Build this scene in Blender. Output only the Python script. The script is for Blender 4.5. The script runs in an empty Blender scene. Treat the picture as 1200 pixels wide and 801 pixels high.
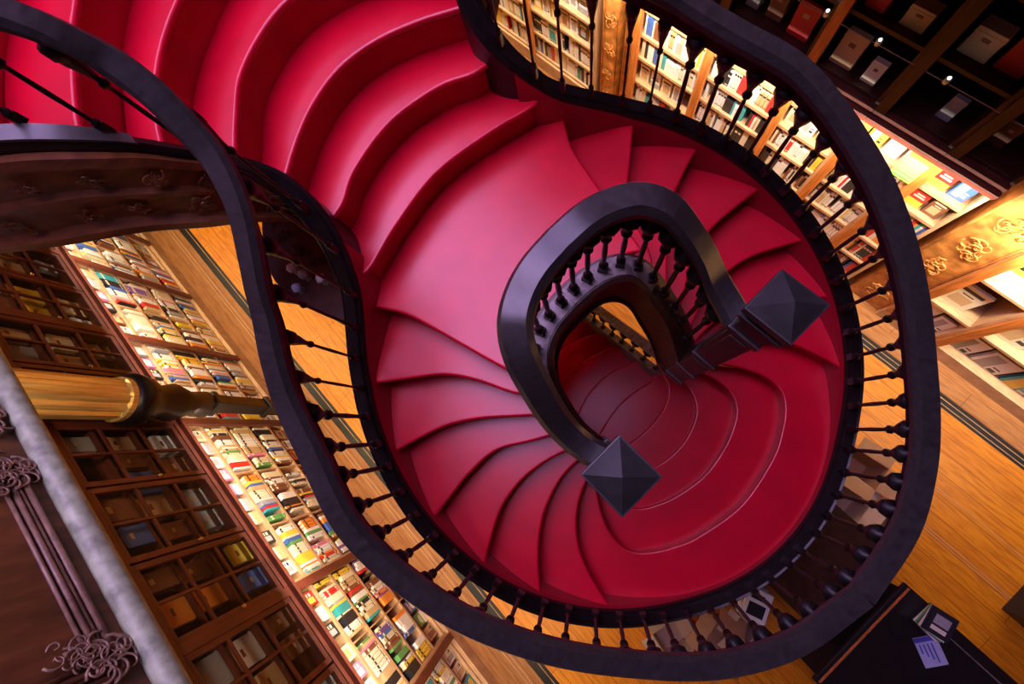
import bpy, bmesh, math, random
from mathutils import Vector, Matrix
from mathutils.bvhtree import BVHTree
random.seed(7)
SC = bpy.context.scene
COL = SC.collection
PI = math.pi
RIS = 0.2125
ZL = 11 * RIS
ZU = 18 * RIS
CAM = Vector((0.0, -0.43205922, 6.21066386))
F = 505.83781387
MC = Matrix(((0.6894312771863643, 0.7049959632619913, -0.16632860794666535),
             (-0.6789497790488638, 0.7089675747760351, 0.19076733327717843),
             (0.252411789674487, -0.018592194611828414, 0.967441274048631)))

# ------------------------------------------------------------------ materials
def new_mat(name):
    m = bpy.data.materials.new(name); m.use_nodes = True
    return m, m.node_tree.nodes, m.node_tree.links, m.node_tree.nodes['Principled BSDF']

def plain(name, col, rough=.5, metal=0., spec=.5, var=.12, scale=12., bump=0.0, stretch=(1, 1, 1)):
    m, N, L, b = new_mat(name)
    tc = N.new('ShaderNodeTexCoord'); mp = N.new('ShaderNodeMapping'); mp.inputs['Scale'].default_value = stretch
    no = N.new('ShaderNodeTexNoise'); no.inputs['Scale'].default_value = scale; no.inputs['Detail'].default_value = 4
    L.new(tc.outputs['Object'], mp.inputs[0]); L.new(mp.outputs[0], no.inputs['Vector'])
    r = N.new('ShaderNodeValToRGB')
    r.color_ramp.elements[0].position = .3; r.color_ramp.elements[1].position = .7
    r.color_ramp.elements[0].color = [c * (1 - var) for c in col] + [1]
    r.color_ramp.elements[1].color = [min(1, c * (1 + var)) for c in col] + [1]
    L.new(no.outputs['Fac'], r.inputs[0]); L.new(r.outputs[0], b.inputs['Base Color'])
    b.inputs['Roughness'].default_value = rough; b.inputs['Metallic'].default_value = metal
    b.inputs['Specular IOR Level'].default_value = spec
    if bump:
        bp = N.new('ShaderNodeBump'); bp.inputs['Strength'].default_value = bump; bp.inputs['Distance'].default_value = .01
        L.new(no.outputs['Fac'], bp.inputs['Height']); L.new(bp.outputs[0], b.inputs['Normal'])
    return m

def planks(name, c1, c2, c3, width, length, rough=.35, axis='x', grain=1.0):
    m, N, L, b = new_mat(name)
    tc = N.new('ShaderNodeTexCoord'); mp = N.new('ShaderNodeMapping')
    if axis == 'z': mp.inputs['Rotation'].default_value = (0, PI / 2, 0)
    L.new(tc.outputs['Object'], mp.inputs[0])
    br = N.new('ShaderNodeTexBrick'); br.offset = .37
    br.inputs['Color1'].default_value = (*c1, 1); br.inputs['Color2'].default_value = (*c2, 1)
    br.inputs['Mortar'].default_value = (c3[0] * .7, c3[1] * .7, c3[2] * .7, 1)
    br.inputs['Scale'].default_value = 1; br.inputs['Brick Width'].default_value = length
    br.inputs['Row Height'].default_value = width; br.inputs['Mortar Size'].default_value = .004
    L.new(mp.outputs[0], br.inputs['Vector'])
    m2 = N.new('ShaderNodeMapping'); m2.inputs['Scale'].default_value = (1.2, 9, 9)
    L.new(mp.outputs[0], m2.inputs[0])
    no = N.new('ShaderNodeTexNoise'); no.inputs['Scale'].default_value = 3; no.inputs['Detail'].default_value = 6
    L.new(m2.outputs[0], no.inputs['Vector'])
    rp = N.new('ShaderNodeValToRGB'); rp.color_ramp.elements[0].position = .42; rp.color_ramp.elements[1].position = .78
    L.new(no.outputs['Fac'], rp.inputs[0])
    mx = N.new('ShaderNodeMixRGB'); mx.inputs[2].default_value = (*c3, 1)
    mu = N.new('ShaderNodeMath'); mu.operation = 'MULTIPLY'; mu.inputs[1].default_value = grain
    L.new(rp.outputs[0], mu.inputs[0]); L.new(mu.outputs[0], mx.inputs[0]); L.new(br.outputs['Color'], mx.inputs[1])
    L.new(mx.outputs[0], b.inputs['Base Color'])
    b.inputs['Roughness'].default_value = rough
    return m

M = {}
M['carpet'] = plain('red_carpet', (.52, .0, .018), .30, spec=.46, var=.10, scale=5, bump=.02)
M['redcurb'] = plain('red_string_paint', (.33, .001, .014), .45, var=.12, scale=6)
M['stringwood'] = plain('black_string_wood', (.010, .006, .006), .38, spec=.35, var=.35, scale=20)
M['rail'] = plain('black_polished_wood', (.030, .027, .026), .30, spec=.55, var=.35, scale=20, stretch=(1, 1, 3))
M['darkwood'] = plain('dark_carved_wood', (.045, .016, .009), .42, var=.45, scale=18, bump=.25)
M['fasciawood'] = plain('brown_fascia_wood', (.17, .055, .018), .38, var=.45, scale=7, bump=.1, stretch=(1, 1, 4))
M['floor'] = planks('honey_floor_planks', (.78, .285, .004), (.68, .225, .003), (.42, .10, .002), .22, 2.9, .46)
M['border'] = planks('floor_border_planks', (.40, .17, .05), (.35, .14, .04), (.22, .07, .02), .2, 3.0, .4)
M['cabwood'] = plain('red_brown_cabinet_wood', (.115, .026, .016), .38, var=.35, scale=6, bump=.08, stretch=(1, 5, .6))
M['upperwood'] = plain('shaded_shelf_wood', (.05, .012, .008), .45, var=.4, scale=6, stretch=(1, 5, .6))  # cabinet wood darkened for the shade on the upper right shelves
M['innerwood'] = plain('lightened_lining_wood', (.30, .12, .07), .5, var=.4, scale=5)  # lightened so the back panels carry the dim light inside the cabinets
M['litwood'] = plain('lit_shelf_wood', (.56, .33, .17), .42, var=.22, scale=8, stretch=(1, 5, .7))  # paler copy of the case wood, with the lower bays' light in it
M['postwood'] = plain('orange_post_wood', (.50, .15, .03), .4, var=.3, scale=7, stretch=(5, 5, .6))
M['carvedpanel'] = plain('amber_carved_wood', (.55, .22, .05), .4, var=.45, scale=9, bump=.9)
M['parapetpanel'] = plain('walnut_panel_wood', (.15, .055, .016), .5, var=.55, scale=5, stretch=(3, 1, .8))
M['mould'] = plain('dull_plaster_moulding', (.26, .165, .10), .34, var=.3, scale=25, bump=.25)
M['sheenwood'] = plain('sheen_strip_wood', (.05, .048, .042), .35, spec=.4, var=.3, scale=9)  # paler than the string wood, standing for reflected light
M['greybar'] = plain('worn_grey_painted_rail', (.31, .37, .22), .5, var=.4, scale=16, bump=.15)
M['gold'] = plain('gilded_plaster', (.92, .62, .22), .28, metal=.55, var=.3, scale=9, stretch=(6, 6, .3))
M['brass'] = plain('brass', (.75, .5, .25), .3, metal=1., var=.1)
M['cappewter'] = plain('dark_pewter_cap', (.020, .021, .020), .38, spec=.5, var=.3, scale=14, bump=.06)
M['wall'] = plain('dark_plaster_wall', (.12, .07, .05), .8, var=.2)
M['ceil'] = plain('brown_ceiling', (.16, .09, .06), .8, var=.2)
M['card'] = plain('brown_cardboard', (.40, .21, .10), .75, var=.12, scale=7)
M['cardlight'] = plain('pale_cardboard', (.50, .34, .23), .75, var=.1, scale=7)
M['paper'] = plain('white_paper', (.82, .78, .72), .7, var=.05)
M['blackbox'] = plain('black_counter_paint', (.012, .010, .009), .35, var=.3)
M['bluecard'] = plain('pale_blue_card', (.42, .45, .66), .6, var=.1)
M['bluestripe'] = plain('blue_print', (.07, .07, .42), .6)
M['greyslab'] = plain('grey_marbled_string', (.20, .16, .15), .45, var=.5, scale=22, bump=.1)
M['silver'] = plain('silver_print', (.6, .66, .62), .3, metal=.5, var=.3)
M['pages'] = plain('book_pages', (.80, .72, .55), .8, var=.06, scale=60)
def emit(name, col, s):
    m, N, L, b = new_mat(name)
    b.inputs['Base Color'].default_value = (*col, 1)
    b.inputs['Emission Color'].default_value = (*col, 1); b.inputs['Emission Strength'].default_value = s
    return m
M['bulb'] = emit('lamp_glow', (1, .93, .8), 8)
m, N, L, b = new_mat('cabinet_glass')
b.inputs['Base Color'].default_value = (.02, .02, .02, 1); b.inputs['Roughness'].default_value = .04
b.inputs['Alpha'].default_value = .12; b.inputs['Specular IOR Level'].default_value = .7
M['glass'] = m

BC = {'cream': (.80, .72, .52), 'white': (.86, .84, .80), 'yellow': (.85, .60, .06), 'red': (.62, .03, .03),
      'black': (.02, .02, .025), 'brown': (.22, .08, .04), 'blue': (.06, .14, .45), 'teal': (.04, .38, .42),
      'pink': (.75, .22, .38), 'green': (.12, .35, .10), 'orange': (.85, .28, .04), 'grey': (.38, .37, .38),
      'purple': (.24, .10, .36), 'tan': (.60, .40, .20), 'lime': (.35, .85, .10)}
for k, c in BC.items():
    M['b_' + k] = plain('cover_' + k, c, .42, var=.08, scale=30)

# ------------------------------------------------------------------ helpers
def link(name, bm, mats, parent=None, smooth=False):
    me = bpy.data.meshes.new(name)
    bmesh.ops.recalc_face_normals(bm, faces=bm.faces)
    bm.to_mesh(me); bm.free()
    for mm in (mats if isinstance(mats, (list, tuple)) else [mats]):
        me.materials.append(M[mm] if isinstance(mm, str) else mm)
    if smooth:
        for p in me.polygons: p.use_smooth = True
        me.set_sharp_from_angle(angle=math.radians(smooth))
    o = bpy.data.objects.new(name, me); COL.objects.link(o)
    if parent: o.parent = parent; o.matrix_parent_inverse = Matrix.Translation(parent.location).inverted() if parent.location.length else Matrix()
    return o
def raw(name, me, parent=None, loc=(0, 0, 0), rotz=0, scale=(1, 1, 1)):
    o = bpy.data.objects.new(name, me); COL.objects.link(o)
    o.location = loc; o.rotation_euler = (0, 0, rotz); o.scale = scale
    if parent:
        o.parent = parent; o.location = Vector(loc) - parent.location
    return o
def empty(name, label, cat, loc=(0, 0, 0), group=None):
    o = bpy.data.objects.new(name, None); COL.objects.link(o); o.location = loc; o.empty_display_size = .2
    return tag(o, label, cat, group)
def tag(o, label, cat, group=None):
    o['label'] = label; o['category'] = cat
    if group: o['group'] = group
    return o
def struct(o):
    o['kind'] = 'structure'; return o

def box(bm, x0, x1, y0, y1, z0, z1, bev=0., mi=0, mat=None):
    g = bmesh.ops.create_cube(bm, size=1)
    vs = g['verts']
    T = Matrix.Translation(((x0 + x1) / 2, (y0 + y1) / 2, (z0 + z1) / 2)) @ Matrix.Diagonal((abs(x1 - x0), abs(y1 - y0), abs(z1 - z0), 1))
    bmesh.ops.transform(bm, matrix=T, verts=vs)
    fs = set(f for v in vs for f in v.link_faces)
    if bev:
        es = list(set(e for v in vs for e in v.link_edges))
        r = bmesh.ops.bevel(bm, geom=es, offset=bev, segments=2, affect='EDGES', profile=.6)
        fs = set(r['faces']) | set(f for f in fs if f.is_valid)
        vs = list(set(v for f in fs for v in f.verts))
    for f in fs: f.material_index = mi
    if mat is not None: bmesh.ops.transform(bm, matrix=mat, verts=[v for v in vs if v.is_valid])
    return vs
def obox(name, a, mats, parent=None, bev=0.):
    bm = bmesh.new(); box(bm, *a, bev=bev); return link(name, bm, mats, parent)

def catmull(pts, n=8):
    P = [Vector(p) for p in pts]
    P = [P[0] * 2 - P[1]] + P + [P[-1] * 2 - P[-2]]
    out = []
    for i in range(1, len(P) - 2):
        for k in range(n):
            t = k / n; a, b_, c, d = P[i - 1], P[i], P[i + 1], P[i + 2]
            out.append(.5 * ((2 * b_) + (c - a) * t + (2 * a - 5 * b_ + 4 * c - d) * t * t + (3 * b_ - a - 3 * c + d) * t ** 3))
    out.append(P[-2].copy()); return out
def sides(path):
    S = []
    for i in range(len(path)):
        a = path[max(0, i - 1)]; b_ = path[min(len(path) - 1, i + 1)]
        t = (b_ - a); t.z = 0
        t = t.normalized() if t.length > 1e-6 else Vector((1, 0, 0))
        S.append(Vector((t.y, -t.x, 0)))          # right-hand side of travel
    return S
def sweep(bm, path, prof, closed=True, caps=True, mi=0, ss=None):
    """prof: list of (side, up) or a function i -> list"""
    S = sides(path); rings = []
    for i, p in enumerate(path):
        pr = prof(i) if callable(prof) else prof
        rings.append([bm.verts.new(p + S[i] * a + Vector((0, 0, b_))) for a, b_ in pr])
    n = len(rings[0])
    for r0, r1 in zip(rings[:-1], rings[1:]):
        for k in range(n if closed else n - 1):
            f = bm.faces.new((r0[k], r0[(k + 1) % n], r1[(k + 1) % n], r1[k])); f.material_index = mi; f.smooth = False
    if caps and closed:
        bm.faces.new(rings[0]); bm.faces.new(rings[-1][::-1])
def tube(bm, pts, r, seg=6, mi=0):
    """round tube through any 3D points; r number or list"""
    rings = []
    for i, p in enumerate(pts):
        a = pts[max(0, i - 1)]; c = pts[min(len(pts) - 1, i + 1)]
        t = (c - a).normalized(); u = t.orthogonal().normalized() if i == 0 else (pu - t * pu.dot(t)).normalized()
        pu = u; v = t.cross(u); rr = r[i] if isinstance(r, (list, tuple)) else r
        rings.append([bm.verts.new(p + (u * math.cos(2 * PI * k / seg) + v * math.sin(2 * PI * k / seg)) * rr) for k in range(seg)])
    for r0, r1 in zip(rings[:-1], rings[1:]):
        for k in range(seg):
            f = bm.faces.new((r0[k], r0[(k + 1) % seg], r1[(k + 1) % seg], r1[k])); f.material_index = mi; f.smooth = True
    bm.faces.new(rings[0][::-1]); bm.faces.new(rings[-1])
def lathe(bm, prof, seg=12, loc=(0, 0, 0), mi=0):
    rings = []
    for r, z in prof:
        rings.append([bm.verts.new((loc[0] + r * math.cos(2 * PI * k / seg), loc[1] + r * math.sin(2 * PI * k / seg), loc[2] + z)) for k in range(seg)])
    for r0, r1 in zip(rings[:-1], rings[1:]):
        for k in range(seg):
            f = bm.faces.new((r0[k], r0[(k + 1) % seg], r1[(k + 1) % seg], r1[k])); f.material_index = mi; f.smooth = True
    bm.faces.new(rings[0][::-1]); bm.faces.new(rings[-1])
def scrolls(bm, c, ax, ay, an, size, n=10, seed=1, mi=0):
    """a cluster of carved leaf scrolls standing proud of a surface"""
    rd = random.Random(seed)
    c = Vector(c); ax = Vector(ax); ay = Vector(ay); an = Vector(an)
    for j in range(n):
        a0 = rd.uniform(0, 2 * PI); R = size * rd.uniform(.25, .5); px = rd.uniform(-.6, .6) * size; py = rd.uniform(-.6, .6) * size
        sg = rd.choice((-1, 1)); pts = []; rr = []
        for k in range(12):
            t = k / 11; a = a0 + sg * t * 5.2; q = R * (1 - .85 * t)
            pts.append(c + ax * (px + q * math.cos(a)) + ay * (py + q * math.sin(a)) + an * (.008 + .012 * math.sin(t * PI)))
            rr.append(size * .055 * (1.1 - .7 * t))
        tube(bm, pts, rr, 5, mi)

# ------------------------------------------------------------------ geometry of the stair
def ramp(deg):                                 # height of the nosing line at an angle round the well
    a = abs(deg)
    return ZL if a < 34 else min(ZU, ZU - (149.4 - a) * .0132) if a > 50.3 else ZL + (a - 34) * .0132
def mir(p): return Vector((p[0], -p[1], p[2])) if len(p) == 3 else (p[0], -p[1])

Lc = {1: [(-1.48, -.885), (-1.24, -.73), (-1.06, -.67), (-.88, -.62), (-.66, -.56), (-.46, -.50)],
      2: [(-1.19, -1.27), (-.98, -1.0), (-.84, -.83), (-.67, -.71), (-.43, -.59), (-.36, -.50)],
      3: [(-.79, -1.52), (-.71, -1.25), (-.64, -1.07), (-.53, -.9), (-.40, -.75), (-.24, -.57)],
      4: [(-.29, -1.68), (-.32, -1.44), (-.34, -1.23), (-.32, -.99), (-.2, -.78), (-.10, -.60)],
      5: [(.20, -1.69), (.06, -1.46), (-.03, -1.26), (-.06, -1.03), (-.03, -.81), (.04, -.60)],
      6: [(.64, -1.57), (.40, -1.36), (.24, -1.15), (.16, -.95), (.13, -.78), (.14, -.58)],
      7: [(1.12, -1.28), (.84, -1.23), (.62, -1.15), (.44, -1.0), (.32, -.80), (.26, -.56)]}
Ac = {1: [(-1.49, -.76), (-1.47, -.66), (-1.55, -.38), (-1.61, 0)],
      2: [(-1.70, -.64), (-1.73, -.50), (-1.83, -.32), (-1.89, 0)],
      3: [(-1.86, -.65), (-2.01, -.43), (-2.11, -.22), (-2.15, 0)],
      4: [(-1.90, -.72), (-2.11, -.56), (-2.31, -.36), (-2.42, 0)],
      5: [(-1.90, -.86), (-2.08, -.80), (-2.32, -.65), (-2.53, -.40), (-2.70, 0)],
      6: [(-1.92, -.98), (-2.05, -.95), (-2.27, -.84), (-2.50, -.70), (-2.78, -.42), (-2.97, 0)],
      7: [(-2.15, -1.18), (-2.35, -1.12), (-2.62, -.95), (-2.90, -.68), (-3.12, -.38), (-3.24, 0)]}
Nc = {1: [(.30, -.66), (.60, -.86), (.83, -.92), (.99, -.84), (1.13, -.62), (1.21, -.40), (1.27, 0)],
      2: [(.24, -.60), (.58, -.69), (.78, -.62), (.89, -.44), (.95, -.24), (.98, 0)],
      3: [(.16, -.50), (.36, -.52), (.53, -.46), (.63, -.36), (.70, -.18), (.72, 0)],
      4: [(.10, -.50), (.24, -.46), (.35, -.36), (.41, -.2), (.43, 0)],
      5: [(.12, -.50), (.14, -.38), (.10, -.2), (.08, 0)],
      6: [(-.10, -.52), (-.15, -.42), (-.22, -.23), (-.25, 0)],
      7: [(-.38, -.53), (-.44, -.43), (-.52, -.22), (-.56, 0)],
      8: [(-.66, -.54), (-.74, -.43), (-.83, -.22), (-.87, 0)],
      9: [(-.92, -.56), (-1.0, -.44), (-1.08, -.24), (-1.13, 0)],
      10: [(-1.18, -.60), (-1.27, -.46), (-1.36, -.24), (-1.41, 0)],
      11: [(-1.44, -.64), (-1.54, -.50), (-1.65, -.26), (-1.70, 0)]}

def resample(pts, n):
    P = catmull([Vector((p[0], p[1], 0)) for p in pts], 10)
    L = [0]
    for a, b_ in zip(P[:-1], P[1:]): L.append(L[-1] + (b_ - a).length)
    out = []; j = 0
    for k in range(n):
        s = L[-1] * k / (n - 1)
        while j < len(L) - 2 and L[j + 1] < s: j += 1
        t = (s - L[j]) / max(1e-9, L[j + 1] - L[j]); out.append(P[j].lerp(P[j + 1], min(1, max(0, t))))
    return out
def symm(c): return c + [mir(p) for p in c[-2::-1]]

def step_mesh(bm, front, back, z, drop=RIS + .02, rad=.016, n=28, over=.02):
    """tread between a back curve and a front nosing curve with a rounded nose and a riser below it"""
    Fp = resample(front, n); Bp = resample(back, n)
    rings = []
    for i in range(n):
        a = Fp[max(0, i - 1)]; c = Fp[min(n - 1, i + 1)]; t = (c - a).normalized()
        nn = Vector((t.y, -t.x, 0)); d = Fp[i] - Bp[i]
        if nn.dot(d) < 0: nn = -nn
        # towards the front
        if d.length < .05: d = nn * .05; Bp[i] = Fp[i] - d
        f = Fp[i]
        pr = [Bp[i] + Vector((0, 0, z))]
        pr.append(Bp[i].lerp(f, .5) + Vector((0, 0, z)))
        pr.append(f - nn * (rad * 1.0) + Vector((0, 0, z)))
        for q in (22, 45, 68, 90, 120, 150):
            an = math.radians(q)
            pr.append(f + nn * (rad * (math.sin(an) - 1) + 0) + Vector((0, 0, z - rad + rad * math.cos(an))))
        pr.append(f - nn * (rad + over) + Vector((0, 0, z - rad * 2)))
        pr.append(f - nn * (rad + over) + Vector((0, 0, z - drop)))
        pr.append(Bp[i] + Vector((0, 0, z - drop)))
        rings.append([bm.verts.new(p) for p in pr])
    m_ = len(rings[0])
    for r0, r1 in zip(rings[:-1], rings[1:]):
        for k in range(m_):
            f = bm.faces.new((r0[k], r0[(k + 1) % m_], r1[(k + 1) % m_], r1[k]))
            f.smooth = 2 <= k <= 8
    bm.faces.new(rings[0]); bm.faces.new(rings[-1][::-1])

stair = empty('spiral_staircase', 'sweeping double spiral staircase covered in bright crimson carpet', 'staircase', (0, 0, 0))
def back_of(curve, towards, eps=.05):
    """shift a curve a little under the previous step"""
    return [(p[0] + towards[0] * eps, p[1] + towards[1] * eps) for p in curve]

# winding flights, the right one mirrored
for side in (0, 1):
    for k in range(1, 7):
        front = Lc[k + 1]; back = []
        for p, q in zip(resample(Lc[k], 12), resample(Lc[k + 1], 12)):
            d = (p - q).normalized(); back.append((p.x + d.x * .05, p.y + d.y * .05))
        fr = front
        if side: fr = [mir(p) for p in fr]; back = [mir(p) for p in back]
        bm = bmesh.new(); step_mesh(bm, fr, back, ZU - k * RIS, drop=RIS + .06)
        link('step', bm, 'carpet', stair)
# upper landing
def polyslab(bm, top, z, th):
    vs = [bm.verts.new((p[0], p[1], z)) for p in top]; vb = [bm.verts.new((p[0], p[1], z - th)) for p in top]
    bm.faces.new(vs); bm.faces.new(vb[::-1]); n = len(top)
    for k in range(n): bm.faces.new((vs[k], vb[k], vb[(k + 1) % n], vs[(k + 1) % n]))
bm = bmesh.new()
win = [(-.50, -.44), (-.56, -.30), (-.60, -.15), (-.61, 0)]
fr = [(p.x, p.y) for p in resample(Lc[1], 12)] + win
fr = fr + [mir(p) for p in fr[-2::-1]]
bk = symm([(-1.56, -.86)] + [(p[0] - .07, p[1] * 1.05) for p in Ac[1][1:]])
step_mesh(bm, fr, bk, ZU, drop=RIS + .05, n=90)
link('landing', bm, 'carpet', stair)
# upper flight
for k in range(1, 8):
    fr = symm(Ac[k])
    if k < 7:
        bk = symm([(p[0] - .06, p[1]) for p in Ac[k + 1]])
    else:
        bk = symm([(-2.80, -1.86), (-3.2, -1.55), (-3.6, -.9), (-3.75, 0)])
    bm = bmesh.new(); step_mesh(bm, fr, bk, ZU + k * RIS, drop=RIS + .04, n=40); link('step', bm, 'carpet', stair)
# lower landing: from the seventh nosing round the end of the well
def arc(r, a0, a1, n): return [(r * math.cos(math.radians(a0 + (a1 - a0) * k / n)), r * math.sin(math.radians(a0 + (a1 - a0) * k / n))) for k in range(n + 1)]
bm = bmesh.new()
l7 = [(p.x - .14, p.y - .06) for p in resample(Lc[7], 10)][::-1]
bk = l7 + arc(1.72, -47, 47, 30) + [mir(p) for p in l7[::-1]]
step_mesh(bm, symm(Nc[1]), bk, ZL, drop=RIS + .05, n=90)
link('landing', bm, 'carpet', stair)
# the lower landing's front nose and the flight down to the shop floor
for k in range(2, 12):
    fr = symm(Nc[k]); z = ZL - (k - 1) * RIS
    if k == 1: bk = symm([(p[0] + .10, p[1] * 1.06) for p in Nc[1]])
    else:
        bk = [(p[0] + .04, p[1] - .06) for p in Nc[k - 1][:-2]] + [(Nc[k - 1][-2][0] + .05, Nc[k - 1][-2][1] - .02), (Nc[k - 1][-1][0] + .055, 0)]
        bk = symm(bk)
    bm = bmesh.new(); step_mesh(bm, fr, bk, z, drop=min(RIS + .04, z), n=34); link('step', bm, 'carpet', stair)

# outer line of the stair (left half; right is mirrored), points carry the height of the nosing line
def outer_nodes(R, off=0):
    out = []
    for a in range(0, 145, 6):
        out.append(Vector((R * math.cos(math.radians(-a)), R * math.sin(math.radians(-a)), ramp(a))))
    return out
def smoothz(path, it=4):
    for _ in range(it):
        z = [p.z for p in path]
        for i in range(1, len(path) - 1): path[i].z = (z[i - 1] + 2 * z[i] + z[i + 1]) / 4
    return path
tail = [(-1.475, -.875, 3.93), (-1.545, -.78, 4.06), (-1.64, -.70, 4.22), (-1.74, -.665, 4.36), (-1.82, -.67, 4.50),
        (-1.855, -.73, 4.70), (-1.85, -.83, 4.90), (-1.87, -.97, 5.08), (-2.01, -1.18, 5.17), (-2.26, -1.50, 5.20), (-2.60, -1.88, 5.22), (-3.1, -2.36, 5.22)]
def string_path(R):
    k = R - 1.73
    t = []
    for i, p in enumerate(tail):
        a = Vector(tail[max(0, i - 1)]); c = Vector(tail[min(len(tail) - 1, i + 1)]); d = (c - a); d.z = 0; d.normalize()
        s = Vector((-d.y, d.x, 0))            # left of travel = outward for a clockwise-going path
        q = Vector(p) - s * 0
        out = Vector((d.y, -d.x, 0))
        # outward is away from the axis of the stair
        if out.y > 0 and i < 5: out = -out
        if i >= 5:
            out = Vector((d.y, -d.x, 0)); out = out if out.x * 1 > 0 else -out
        t.append(q + out * k * (1 if i < 9 else .8))
    return smoothz(catmull(smoothz(outer_nodes(R), 3)[:-1] + t, 4), 2)
def half_width(i, n): return .085
def both(fn):
    for sgn in (0, 1): fn(sgn)
def flip(path): return [mir(p) for p in path]

def make_string(sgn):
    base = string_path(1.70)
    P = flip(base) if sgn else base
    s = -1 if sgn else 1          # side(+) is to the right of travel: inward for the left half
    # travelling clockwise seen from above on the left half: right-hand side points to the axis
    def pr(pts): return [(a * s, b_) for a, b_ in pts]
    def prs(pts):
        def f(i):
            z = P[i].z; k = 1 if z < 4.3 else max(.5, 1 - (z - 4.3) * .7)
            return [(a * s * k, b_) for a, b_ in pts]
        return f
    # dark moulded string with bead
    bm = bmesh.new()
    sweep(bm, P, prs([(.056, -.02), (.060, .055), (.050, .080), (.034, .075), (.026, .090), (-.036, .090), (-.046, .075), (-.060, .082), (-.072, .06), (-.064, .03), (-.055, -.02), (-.055, -.36), (-.045, -.42), (.045, -.42), (.055, -.36)]))
    link('stringer', bm, 'stringwood', stair, 28)
    n = len(P); cut = int(n * .70)
    # carved outer face of the string, brown along the flaring top
    bm = bmesh.new(); Q = P[cut:]
    sweep(bm, Q, pr([(-.035, .03), (-.065, .03), (-.07, -.02), (-.055, -.05), (-.055, -.17), (-.075, -.19), (-.075, -.22), (-.055, -.24), (-.055, -.38), (-.09, -.41), (-.09, -.46), (.03, -.46), (.03, -.43)]))
    for j, idx in enumerate(range(4, len(Q) - 4, 3)):
        S = sides(Q)[idx] * (-s); t = Vector((-S.y, S.x, 0))
        scrolls(bm, Q[idx] + S * .056 + Vector((0, 0, -.11)), t, (0, 0, 1), S, .055, 9, 40 + j)
        scrolls(bm, Q[idx] + S * .056 + Vector((0, 0, -.31)), t, (0, 0, 1), S, .065, 10, 60 + j)
    link('fascia', bm, 'fasciawood', stair, 28)
    T_ = P[int(n * .86):]
    bm = bmesh.new(); sweep(bm, T_, pr([(.026, .088), (.026, .100), (-.036, .100), (-.036, .088)])); link('cap_board', bm, 'sheenwood', stair, 28)  # paler strip added for the sheen along the top of the string
    # red painted inner curb between the treads and the string
    R2 = base[:int(n * .74)]
    R2 = flip(R2) if sgn else R2
    bm = bmesh.new()
    sweep(bm, R2, pr([(.072, -.30), (.070, -.10), (.066, .0), (.058, .060), (.03, .05), (.03, -.30)]))
    link('carpet_border', bm, 'redcurb', stair)
both(make_string)

# the string round the well
well = [(-.545, 0, ZU), (-.535, -.14, ZU), (-.50, -.26, ZU), (-.44, -.35, ZU - .02), (-.36, -.415, ZU - .12), (-.26, -.455, ZU - .30),
        (-.14, -.485, ZU - .50), (-.02, -.50, ZU - .72), (.10, -.49, ZU - .95), (.20, -.475, ZU - 1.12)]
def well_path(sgn):
    P = catmull([Vector(p) for p in well], 4)
    return flip(P) if sgn else P
def make_well(sgn):
    P = well_path(sgn); s = -1 if sgn else 1
    n = len(P)
    def pr(i):
        dep = .22 + .75 * max(0, (i / n - .15)) ; dep = min(dep, P[i].z - ZL + .12)
        # outside (away from the well) is the left of travel on the left half
        return [(a * s, b_) for a, b_ in [(-.09, -.25), (-.09, .06), (-.075, .10), (.06, .10), (.085, .085), (.085, .04), (.065, .02), (.065, -dep + .05), (.085, -dep + .03), (.085, -dep), (-.06, -dep)]]
    # path runs from the landing towards the newel; for the left half its right side points away from the well
    def pr2(i): return [(-a, b_) for a, b_ in pr(i)]
    bm = bmesh.new(); sweep(bm, P, pr2); link('well_stringer', bm, 'darkwood', stair, 28)
    bm = bmesh.new(); sweep(bm, P[:int(n * .55)], [(-a * s, b_) for a, b_ in [(-.058, .097), (-.058, .106), (.050, .106), (.050, .097)]]); link('cap_board', bm, 'greyslab', stair)
both(make_well)
# dark soffit below the winding flights
for sgn in (0, 1):
    bm = bmesh.new(); rows = []
    for a in range(14, 151, 6):
        z = ramp(a) - (.40 if a > 95 else .58); an = math.radians(-a)
        ri = 1.36 if a < 52 else max(.64, 1.36 - (a - 52) * .04)
        row = []
        for r in (ri, 1.68):
            for dz in (0,): row.append(Vector((r * math.cos(an), r * math.sin(an), z)))
        rows.append(row)
    vs = [[bm.verts.new(mir(p) if sgn else p) for p in row] for row in rows]
    vt = [[bm.verts.new((mir(p) if sgn else p) + Vector((0, 0, .05))) for p in row] for row in rows]
    for i in range(len(vs) - 1):
        bm.faces.new((vs[i][0], vs[i][1], vs[i + 1][1], vs[i + 1][0])); bm.faces.new((vt[i][0], vt[i + 1][0], vt[i + 1][1], vt[i][1]))
        bm.faces.new((vs[i][0], vs[i + 1][0], vt[i + 1][0], vt[i][0])); bm.faces.new((vs[i][1], vt[i][1], vt[i + 1][1], vs[i + 1][1]))
    bm.faces.new((vs[0][0], vt[0][0], vt[0][1], vs[0][1])); bm.faces.new((vs[-1][0], vs[-1][1], vt[-1][1], vt[-1][0]))
    link('soffit', bm, 'darkwood', stair)
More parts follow.
